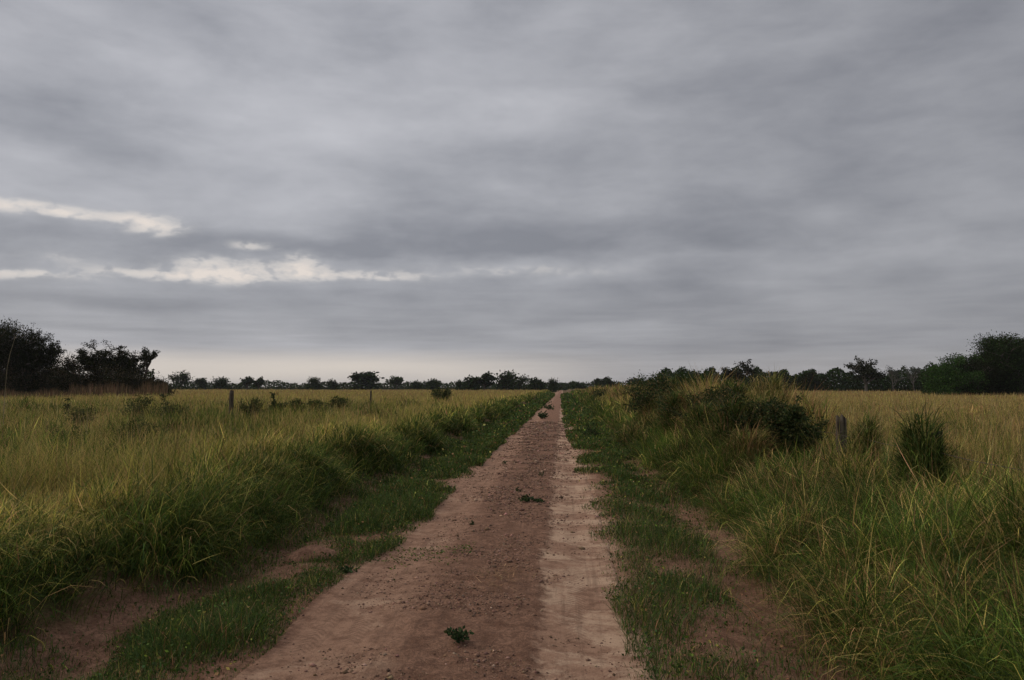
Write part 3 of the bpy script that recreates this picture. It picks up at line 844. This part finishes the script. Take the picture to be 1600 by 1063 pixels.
woodmass('distant_forest', [(-60, 900, 596, 597, 430, 1.0), (860, 1060, 598, 594, 430, 1.0), (1030, 1480, 574, 577, 225, 4.0), (1440, 1700, 570, 560, 150, 3), (-120, 240, 575, 578, 118, 3)],
         'dark continuous line of distant woodland along the horizon', TD + TG)

# reddish dry tall grass in front of the left grove
n = 3000
px = rng.uniform(-60, 262, n); Yv = rng.uniform(92, 100, n)
X = np.array([atX(a, 1.0) for a in px]) * Yv
A = Acc()
hh_ = (.5 + 1.3 * fbm(px * .05, px * 0, 95, 3)) * np.where(px > 110, 1.35, .7)
A.add(blades_raw(np.stack([X, Yv, H(X, Yv)], 1), hh_ * rng.uniform(.7, 1.6, n), np.full(n, .07), rng.uniform(0, 6.28, n), rng.uniform(0, .15, n), rng.uniform(0, .4, n),
                 pick([(.15, .09, .052), (.20, .135, .075), (.08, .06, .035)], [1, .6, 1], n), 2))
tag(A.build('dry_reeds', M_grass), 'tall reddish dry stalks in front of the left grove', 'reeds', kind='stuff')

# ------------------------------------------------------------------ fence
def post(label, px, Y, topz, r, lean=(0, 0), seed=1, X=None):
    rnd = np.random.default_rng(seed)
    X = atX(px, Y) if X is None else X
    z0 = float(H(X, Y)) - .15
    h = topz - z0
    n, s = 14, 14
    a = np.arange(s) / s * 2 * np.pi
    rs = r * (1 + .16 * np.sin(a * 2 + seed) + rnd.normal(0, .07, s))
    V = []
    for i in range(n):
        u = i / (n - 1)
        rr = rs * (1.08 - .16 * u) * (1 + rnd.normal(0, .02, s))
        zt = h * u + (rnd.normal(0, .018, s) + .03 * np.cos(a + seed) if i == n - 1 else 0)
        V.append(np.stack([rr * np.cos(a) + lean[0] * u * h, rr * np.sin(a) + lean[1] * u * h, zt + 0 * a], 1))
    V.append(np.stack([rs * .55 * np.cos(a) + lean[0] * h, rs * .55 * np.sin(a) + lean[1] * h, h - .012 + rnd.normal(0, .012, s)], 1))
    V = np.concatenate(V); f = []; cnt = []
    for i in range(n):
        for j in range(s):
            k = (j + 1) % s; f += [i * s + j, i * s + k, (i + 1) * s + k, (i + 1) * s + j]; cnt.append(4)
    f += list(range(n * s, (n + 1) * s)); cnt.append(s)
    root = thing('fence_post', label, 'fence post', (X, Y, z0), 'weathered fence posts')
    mesh_from('shaft', V, f, cnt, M_post, root)
    zz_ = h - .22
    ring = [(r * 1.12 * math.cos(q) + lean[0] * zz_, r * 1.12 * math.sin(q) + lean[1] * zz_, zz_ + .006 * math.sin(3 * q)) for q in np.linspace(0, 6.28, 15)]
    v, l, c, _ = tube_raw(ring, [.0035] * 15, 5)
    mesh_from('wire_tie', v, l, c, M_wire, root)
    return root
FX = 4.35
FY = {}
def post_r(label, px, top, r, seed, lean=(0, 0)):
    Y = FX / (atX(px, 1.0)); FY[px] = Y
    return post(label, px, Y, atZ(px, top, Y), r, lean, seed, FX)
post_r('stout weathered fence post standing clear above the grass on the right', 1312, 653, .076, 2, (.01, 0))
post_r('dark fence post half hidden in grass just right of the clear stout post', 1356, 666, .075, 5, (-.02, 0))
post_r('fence post wrapped in a tall dark grass tussock, nearest one on the right', 1455, 676, .08, 8, (.02, .01))
post_r('thin pale fence post buried in the overgrown tangle on the right', 1170, 640, .06, 11, (.03, 0))
post('lone grey fence post standing in the left field', 362, 30, atZ(362, 611, 30), .075, (0, .01), 14)
post('small farther fence post in the left field nearer the road', 579, 52, atZ(579, 611, 52), .07, (.02, 0), 17)
def wire(label, z, X, y0, y1, ys_):
    pts = []
    for a, b in zip(ys_[:-1], ys_[1:]):
        for u in np.linspace(0, 1, 7)[:-1]:
            pts.append((X, a + (b - a) * u, z - .05 * 4 * u * (1 - u) * min(1, (b - a) / 3)))
    pts.append((X, ys_[-1], z))
    v, l, c, _ = tube_raw(np.array(pts), [.003] * len(pts), 5)
    return tag(mesh_from('fence_wire', v, l, c, M_wire), label, 'wire', 'fence wires')
yy = [3.2, 6.4] + sorted(FY.values()) + [23, 27]
wire('upper sagging fence wire running between the right-hand posts', 1.03, FX - .095, 0, 0, yy)

# ------------------------------------------------------------------ shrubs and tussocks
def shrub(name, label, X, Y, z0, h, wd_, cols, n, ls, seed, group=None, cat='shrub', shape=1.0, nstem=7):
    rnd = np.random.default_rng(seed)
    root = thing(name, label, cat, (X, Y, z0), group)
    st = Acc(); P_ = []; D_ = []
    lp = []
    for i in range(nstem):
        a = rnd.uniform(0, 6.28); q = np.array([0., 0, 0]); d = np.array([math.cos(a) * rnd.uniform(.1, .8) * wd_ / h, math.sin(a) * rnd.uniform(.1, .8) * wd_ / h, 1.])
        d /= np.linalg.norm(d); pts = [q.copy()]
        Ls = h * rnd.uniform(.7, 1.1)
        for j in range(7):
            d = d + rnd.normal(0, .15, 3); d /= np.linalg.norm(d); q = q + d * Ls / 7; pts.append(q.copy())
        pts = np.array(pts); st.add(tube_raw(pts, np.linspace(.018, .004, 8) * max(.5, h), 5)); lp.append(pts)
    st.build('stem', M_stem, root)
    lp = np.concatenate(lp)
    c = lp[rnd.integers(0, len(lp), n)]
    cl = np.stack([rnd.normal(0, wd_ * .24, 14), rnd.normal(0, wd_ * .24, 14), rnd.uniform(.2, .95, 14) * h], 1)
    ci = rnd.integers(0, 14, n)
    use = rnd.random(n) < .55
    P = np.where(use[:, None], c + rnd.normal(0, wd_ * .07, (n, 3)), cl[ci] + rnd.normal(0, wd_ * .11, (n, 3)) * np.array([1, 1, .8]))
    P[:, 2] = np.clip(P[:, 2], 0.02, h * 1.1)
    D = rnd.normal(size=(n, 3)); D[:, 2] += .2
    cc = np.array(cols); col = cc[rnd.integers(0, len(cc), n)] * np.exp(rnd.normal(0, .22, (n, 1)))
    A = Acc(); A.add(leaves_raw(P, D, ls * rnd.uniform(.6, 1.4, n), col, .5))
    A.build('foliage', M_leaf, root)
    return root
SD = [(.022, .042, .012), (.035, .06, .016), (.028, .04, .018)]
SO = [(.07, .08, .025), (.045, .055, .02), (.15, .11, .045)]
def shrub_px(name, label, px, top, bot, wpx, Y, cols, n, ls, seed, group=None, **kw):
    X = atX(px, Y); z0 = max(float(H(X, Y)), atZ(px, bot, Y)) - .1
    return shrub(name, label, X, Y, z0, atZ(px, top, Y) - z0, wpx * Y / F, cols, n, ls, seed, group, **kw)
GS = 'shrubs on the overgrown fence'
def hedge(name, label, px, top, wpx, X, cols, n, ls, seed, **kw):
    Y = X / atX(px, 1.0); z0 = float(H(X, Y)) - .05
    return shrub(name, label, X, Y, z0, atZ(px, top, Y) - z0, wpx * Y / F, cols, n, ls, seed, GS, **kw)
hedge('leafy_shrub', 'dark leafy shrub at the tall left end of the overgrown fence', 1016, 592, 72, 3.1, SD + SO, 6500, .085, 201)
hedge('leafy_shrub', 'bright-topped shrub standing above the overgrown fence beside the dark one', 1028, 580, 46, 5.0, TG, 2600, .09, 203)
hedge('leafy_shrub', 'spreading shrub cresting the middle of the overgrown fence', 1078, 581, 66, 4.9, SD + TG, 6000, .075, 205)
hedge('leafy_shrub', 'brown tangled shrub under the crest of the overgrown fence', 1064, 600, 60, 3.2, SO + SD, 4500, .065, 206)
hedge('leafy_shrub', 'dark shrub mixed with brown stems below the spreading crest of the fence', 1110, 603, 58, 3.3, SD + SO, 5600, .055, 207)
hedge('leafy_shrub', 'deep dark scrambling shrub between the crest and the round bush', 1156, 612, 54, 3.15, SD + SO, 5500, .048, 209)
hedge('leafy_shrub', 'leafy shrub with straw stems touching the round bush on its left', 1200, 622, 50, 3.5, SO + SD, 5000, .045, 210)
hedge('leafy_shrub', 'small dark shrub on the slope where the overgrown fence starts', 938, 609, 28, 3.3, SD, 1800, .11, 211)
hedge('leafy_shrub', 'faint twiggy shrub on the slope midway to the leafy end of the fence', 982, 606, 30, 3.9, SO, 1600, .09, 213)
hedge('round_bush', 'round dark bush bulging from the near end of the overgrown fence', 1240, 636, 56, 3.9, [(.03, .048, .015), (.045, .07, .02), (.09, .09, .03)], 8000, .05, 215, nstem=10)
shrub_px('low_shrub', 'low dark weed clump at the right edge of the road far ahead', 925, 662, 684, 22, 27, SD, 700, .05, 217)
GB = 'bushes in the left field'
for i, (px, top, bot, wp, Y, lab) in enumerate([
    (215, 622, 652, 46, 33, 'wispy green bush in the left field below the grove'),
    (268, 632, 660, 44, 29, 'dark bush in the left field with a leafy sapling rising from it'),
    (395, 626, 645, 26, 33, 'dark twiggy bush just right of the lone grey post'),
    (432, 630, 650, 22, 36, 'small brownish bush second right of the lone grey post'),
    (466, 627, 645, 24, 38, 'tapering dark bush third right of the lone grey post'),
    (498, 629, 644, 24, 39, 'rounded brownish bush fourth right of the lone grey post'),
    (526, 625, 640, 26, 44, 'greener bush farthest right in the row beyond the grey post'),
    (692, 611, 622, 26, 75, 'dark green bush in the yellow grass short of the road end'),
    (220, 680, 715, 56, 17, 'broad dark grass-choked bush in the middle of the left field'),
    (128, 648, 668, 40, 26, 'flat dark bush near the left edge of the field'),
    (108, 690, 722, 46, 14.5, 'brown and green clump low in the left field nearest the corner')]):
    X = atX(px, Y)
    shrub('field_bush', lab, X, Y, float(H(X, Y)), max(.75, atZ(px, top - 2, Y) - float(H(X, Y))), wp * Y / F * 1.1, [(.06, .07, .022), (.04, .055, .018), (.10, .10, .03)], 2200, .0024 * Y, 230 + i, GB)
def sapling(label, px, top, Y, seed):
    X = atX(px, Y); z0 = float(H(X, Y)); h = atZ(px, top, Y) - z0
    rnd = np.random.default_rng(seed)
    root = thing('leafy_sapling', label, 'sapling', (X, Y, z0), 'saplings in the left field')
    pts = [(0, 0, 0)]
    for i in range(8): pts.append((pts[-1][0] + rnd.normal(0, .02), pts[-1][1] + rnd.normal(0, .02), h * (i + 1) / 8))
    A = Acc(); A.add(tube_raw(pts, np.linspace(.018, .006, 9), 5)); P = []; D = []
    for i in range(16):
        u = rnd.uniform(.35, 1); b = np.array(pts[int(u * 8)]); a = rnd.uniform(0, 6.28)
        e = b + np.array([math.cos(a), math.sin(a), .5]) * h * .16
        A.add(tube_raw([b, (b + e) / 2 + np.array([0, 0, .02]), e], [.008, .006, .003], 4))
        for j in range(9): P.append(b + (e - b) * rnd.random() + rnd.normal(0, .02, 3)); D.append(rnd.normal(size=3) + np.array([0, 0, .3]))
    A.build('stem', M_stem, root)
    L_ = Acc(); n = len(P); L_.add(leaves_raw(np.array(P), np.array(D), np.full(n, .085 * Y / 30), pick(SD, [1, 1, 1], n), .45)); L_.build('foliage', M_leaf, root)
sapling('leafy sapling rising above the dark bush in the left field', 262, 614, 29, 301)
sapling('thin leafy sapling above the grass right of the lone grey post', 432, 612, 36, 303)
sapling('leaning dark sapling in the left field in front of the grove', 105, 622, 38, 305)

# broad-bladed tussocks swallowing posts
def tussock(name, label, X, Y, n, Lr, w0, sp, cols, wts, bendr, tiltr=(.05, .5), group=None, zr=0.0, z0=None, cat='grass tussock'):
    root = thing(name, label, cat, (X, Y, float(H(X, Y)) if z0 is None else z0), group)
    rr = np.abs(rng.normal(0, 1, n)) * sp; aa = rng.uniform(0, 6.28, n)
    P = np.stack([rr * np.cos(aa), rr * np.sin(aa), rng.random(n) * zr], 1)
    A = Acc()
    A.add(blades_raw(P, rng.uniform(*Lr, n), w0 * rng.uniform(.6, 1.5, n), aa + rng.normal(0, .5, n), rng.uniform(*tiltr, n), rng.uniform(*bendr, n), pick(cols, wts, n), 6))
    A.build('blades', M_grass, root)
    return root
DKB = [(.028, .050, .014), (.050, .085, .020), (.09, .125, .03), (.24, .20, .07)]
def dome_tussock(label, X, Y, h, r, n, Lr, w0, cols, wts):
    """grass that has climbed round a post: leaves leave a rounded column at all heights and droop"""
    root = thing('grass_tussock', label, 'grass tussock', (X, Y, float(H(X, Y))), 'tussocks round the right posts')
    u = rng.random(n) ** .8; aa = rng.uniform(0, 6.28, n)
    prof = r * np.sqrt(np.clip(1 - (u * .96) ** 2.6, 0, 1)) * (.8 + .4 * fbm(aa * 1.5, u * 4, 66, 2))
    nl = 7; li = rng.integers(0, nl, n)
    ox, oy = rng.normal(0, r * .38, nl), rng.normal(0, r * .38, nl); hh2 = h * rng.uniform(.5, 1.12, nl); hh2[0] = h * 1.1; ox[0] = oy[0] = 0
    rr = prof * rng.uniform(.35, .75, nl)[li] * np.sqrt(rng.uniform(.1, 1, n))
    P = np.stack([ox[li] + rr * np.cos(aa), oy[li] + rr * np.sin(aa), u * hh2[li] * .88], 1)
    L = rng.uniform(*Lr, n); A = Acc()
    up = rng.random(n) < .10
    A.add(blades_raw(P, L, w0 * rng.uniform(.5, 1.6, n), aa + rng.normal(0, .7, n), np.where(up, rng.uniform(0, .3, n), rng.uniform(.0, .7, n)), np.where(up, rng.uniform(.3, 1.6, n), rng.uniform(1.6, 3.2, n)), pick(cols, wts, n, .4), 5))
    A.build('blades', M_grass, root)
DKB = [(.040, .062, .016), (.075, .110, .024), (.17, .18, .045), (.34, .26, .10)]
dome_tussock('big dark rounded grass clump drooping around the nearest right post', FX - .14, FY[1455] - .12, .98, .36, 3400, (.16, .62), .011, DKB, [1.2, 1, .45, .25])
dome_tussock('yellowish grass clump with a dark heart around the post next to the clear stout one', FX - .02, FY[1356] - .08, .88, .25, 1800, (.14, .40), .010, DKB, [.8, .8, .9, .8])
dome_tussock('low straw-tinted grass clump leaning on the foot of the clear stout post', FX - .20, FY[1312] - .15, .30, .22, 900, (.14, .40), .010, DKB, [.6, .9, .8, .9])
# the matted growth over the buried fence, one ragged mass
A = Acc()
for q in range(27):
    Y_ = 11.5 * math.exp(rng.random() * math.log(36 / 11.5)); X_ = rng.uniform(2.9, 4.3) if Y_ > 14 else rng.uniform(2.8, 3.7)
    if .27 < X_ / Y_ < .39 and Y_ < 13.5: Y_ = 15.5; X_ = 3.5
    h_ = rng.uniform(.7, 1.5) * (1 if Y_ > 14 else .55); r_ = rng.uniform(.3, .6); n = int(2200 * min(1, 18 / Y_))
    u = rng.random(n) ** .8; aa = rng.uniform(0, 6.28, n)
    pr = r_ * np.sqrt(np.clip(1 - (u * .96) ** 2.2, 0, 1)) * (.6 + .8 * fbm(aa * 1.5 + q, u * 4, 66, 2)) * np.sqrt(rng.uniform(.1, 1, n))
    x_, y_ = X_ + pr * np.cos(aa), Y_ + pr * np.sin(aa)
    A.add(blades_raw(np.stack([x_, y_, H(x_, y_) + u * h_ * .85], 1), rng.uniform(.14, .55, n), .008 * max(1, Y_ / 10) * rng.uniform(.5, 1.6, n), aa + rng.normal(0, .8, n), rng.uniform(0, .9, n), rng.uniform(.8, 3.0, n),
                     pick([DKB[0], DKB[1], DKB[2], DKB[3], G_BR], [[1.3, .7, .2, .15, .3], [.6, .7, .7, .9, .8], [1.3, .9, .3, .2, .3]][q % 3], n, .35), 4))
tag(A.build('matted_fence_growth', M_grass), 'ragged mats of dark and straw-topped growth over the buried fence', 'undergrowth', kind='stuff')
dome_tussock('olive grass clump standing against the left side of the round bush', 3.85, 15.6, 1.15, .36, 2000, (.16, .5), .011, DKB, [.8, .9, .8, .8])
dome_tussock('straw-coloured ragged grass clump topping the near end of the overgrown fence', 4.3, 16.6, 1.5, .40, 2200, (.2, .6), .010, DKB, [.4, .5, .8, 1.3])
dome_tussock('dark grass clump on the slope just below the round bush', 3.95, 13.9, .75, .34, 1700, (.16, .42), .012, DKB, [1.1, 1, .5, .4])
tussock('grass_tussock', 'green tussock at the foot of the slope nearest the bottom right corner', 2.75, 3.6, 900, (.45, .95), .011, .26, DKB, [.7, 1, .7, .2], (.5, 1.9), (.0, .6), 'tussocks round the right posts')

# tall arched dry stalk at the left edge
Y = 22; pts = []
for pxx, pyy in ((7, 640), (8, 618), (9, 595), (10, 575), (14, 552), (20, 530), (28, 514), (34, 508)):
    pts.append((atX(pxx, Y), Y, atZ(pxx, pyy, Y)))
b0 = np.array(pts[0]); b0[2] = float(H(b0[0], Y)); pts[0] = tuple(b0)
v, l, c, _ = tube_raw(np.array(pts) - b0, np.linspace(.010, .003, len(pts)), 5)
st = mesh_from('dry_stalk', v, l, c, M_straw, loc=tuple(b0))
tag(st, 'tall arching dry stalk in front of the grove at the left edge', 'stalk')

# ------------------------------------------------------------------ weeds on the road
def rosette(label, px, py, wpx, hpx, n, seed, cols=None, group='weeds growing on the road'):
    Y = EYE * 1.0 / max(1e-3, -(ray(px, py).z / ray(px, py).y)); X = atX(px, Y, py)
    rnd = np.random.default_rng(seed); s = wpx * Y / F; h = hpx * Y / F
    root = thing('road_weed', label, 'weed', (X, Y, float(Hroad(X, Y)) - .005), group)
    A = Acc(); P = []; D = []
    k = max(5, n // 9)
    for i in range(k):
        a = rnd.uniform(0, 6.28); r = s * .5 * math.sqrt(rnd.random())
        e = np.array([r * math.cos(a), r * math.sin(a), h * rnd.uniform(.35, 1) * (1 - .5 * (r / (s * .5)) ** 2)])
        A.add(tube_raw([np.zeros(3), e * np.array([.45, .45, .6]), e], [.003, .002, .0012], 4))
        for j in range(9):
            u = rnd.uniform(.35, 1.05); P.append(e * u + rnd.normal(0, s * .05, 3) * np.array([1, 1, .5])); D.append(e / (np.linalg.norm(e) + 1e-6) * .6 + rnd.normal(0, .6, 3) + np.array([0, 0, .15]))
    A.build('stem', M_stem, root)
    P = np.array(P); P[:, 2] = np.maximum(P[:, 2], .004); m = len(P)
    L_ = Acc(); L_.add(leaves_raw(P, np.array(D), np.clip(s * .16, .022, .12) * rnd.uniform(.7, 1.4, m), pick(cols or [(.025, .05, .018), (.04, .07, .025), (.06, .085, .03)], [1, 1, .5], m), .62))
    L_.build('foliage', M_leaf, root)
rosette('leafy green weed alone in the road nearest the viewer', 716, 1010, 40, 34, 190, 401)
rosette('low wide weed in two lobes lying across the middle of the road', 822, 786, 24, 12, 130, 402)
rosette('right lobe weed of the low pair across the road', 841, 786, 20, 11, 110, 403)
rosette('small weed just behind the two-lobed one', 808, 770, 15, 9, 70, 404)
rosette('small upright weed in the road right of the centre, beyond the lobed pair', 847, 746, 13, 11, 70, 405)
rosette('tiny flat weed left of the centre in the road, farther than the lobed pair', 790, 725, 12, 5, 60, 406)
rosette('tiny weed left of the centre between the lone near weed and the lobed pair', 736, 822, 13, 7, 60, 407)
rosette('larger clump of weeds in the road well ahead', 848, 655, 20, 12, 200, 408)
rosette('second clump of weeds close behind the larger one far along the road', 857, 641, 18, 12, 170, 409)
rosette('leafy weed at the left road edge by the creeping strip', 541, 893, 34, 10, 110, 410)
rosette('flat broad-leaved weed on the bare soil below the left bank', 203, 985, 40, 16, 110, 411)
rosette('leafy weed in the lower left corner', 62, 1050, 60, 30, 200, 412)
rosette('small flat weed at the right road edge near the viewer', 1008, 970, 22, 7, 60, 413)
# creeping strip over the left wheel track
n = 1100
Yv = rng.normal(8.6, .4, n); Xv = rng.uniform(-2.2, -.95, n); k = fbm(Xv * 2.5, Yv * 4, 81, 3) > .52 + .1 * rng.random(n); Xv, Yv = Xv[k], Yv[k]; n = len(Xv)
A = Acc(); A.add(leaves_raw(np.stack([Xv, Yv, Hroad(Xv, Yv) + .004], 1), np.stack([rng.normal(size=n), rng.normal(size=n), rng.uniform(0, .5, n)], 1), rng.uniform(.015, .035, n), pick([G_MD, G_DK, G_BL], [1, 1, 1], n), .5))
tag(A.build('creeping_weeds', M_leaf), 'thin creeping green weeds crossing the left wheel track', 'weeds', kind='stuff')
# straw
n = 260
Xs = rng.normal(-.55, .16, n); Ys = rng.normal(7.35, .3, n)
A = Acc(); A.add(blades_raw(np.stack([Xs, Ys, Hroad(Xs, Ys) + .008], 1), rng.uniform(.04, .16, n), np.full(n, .006), rng.uniform(0, 6.28, n), rng.uniform(1.2, 1.55, n), rng.uniform(-.3, .3, n), pick([(.34, .22, .12), (.26, .15, .08)], [1, 1], n), 3))
tag(A.build('straw_litter', M_grass), 'scattered pale straw lying in the middle of the road', 'straw', kind='stuff')
n = 9000
Ys = 3.6 * np.exp(rng.random(n) * math.log(30 / 3.6)); Xs = np.where(rng.random(n) < .45, leftbase(Ys) + rng.uniform(-.1, 1.3, n), roadR(Ys) + rng.uniform(-.1, 1.7, n))
k = fbm(Xs * 2.4, Ys * 2.4, 99, 3) > rng.uniform(.35, .6, n); Xs, Ys = Xs[k], Ys[k]; n = len(Xs)
A = Acc(); A.add(blades_raw(np.stack([Xs, Ys, H(Xs, Ys) + .006], 1), rng.uniform(.03, .14, n), .004 * np.maximum(1, Ys / 6), rng.uniform(0, 6.28, n), rng.uniform(1.1, 1.6, n), rng.uniform(-.3, .4, n), pick([(.30, .19, .10), (.16, .09, .05), (.07, .05, .03)], [.8, 1, 1], n), 3))
tag(A.build('dry_litter', M_grass), 'dry grass litter strewn on the bare soil of both verges', 'litter', kind='stuff')
# soil mound at left verge
def mound(label, X, Y, r, h):
    a = np.linspace(0, 2 * np.pi, 29)[:-1]; rows = []
    for i, u in enumerate(np.linspace(0, 1, 9)):
        rr = r * (1 - u) if i < 8 else .001
        xx = X + rr * np.cos(a); y2 = Y + rr * .8 * np.sin(a)
        rows.append(np.stack([xx - X, y2 - Y, (h * (1 - (1 - u) ** 2) + (fbm(xx * 9, y2 * 9, 88, 3) - .5) * .05 * (u < .98) - (.03 if i == 0 else 0))], 1))
    V = np.concatenate(rows); f = []
    for i in range(8):
        for j in range(28): k = (j + 1) % 28; f += [i * 28 + j, i * 28 + k, (i + 1) * 28 + k, (i + 1) * 28 + j]
    o = mesh_from('soil_mound', V, f, [4] * (8 * 28), m_road, smooth=True, loc=(X, Y, float(H(X, Y))))
    return tag(o, label, 'soil mound')
mound('low bare reddish soil mound in the green verge left of the road', atX(495, 8.2), 8.2, .30, .11)

# ------------------------------------------------------------------ haze
V = [(x_, y_, z_) for z_ in (-5, 60) for y_ in (-900, 9500) for x_ in (-4200, 4200)]
V = np.array(V, float)
f = [0, 2, 3, 1, 4, 5, 7, 6, 0, 1, 5, 4, 2, 6, 7, 3, 0, 4, 6, 2, 1, 3, 7, 5]
m_h, t, o = mat_new('haze_air')
pv = t.new('ShaderNodeVolumePrincipled')
pv.inputs['Color'].default_value = (.85, .88, .95, 1); pv.inputs['Density'].default_value = .00009
t.l.new(pv.outputs[0], o.inputs['Volume'])
hz = mesh_from('haze', V, f, [4] * 6, m_h)
tag(hz, 'thin pale haze softening the far trees', 'haze', kind='stuff')
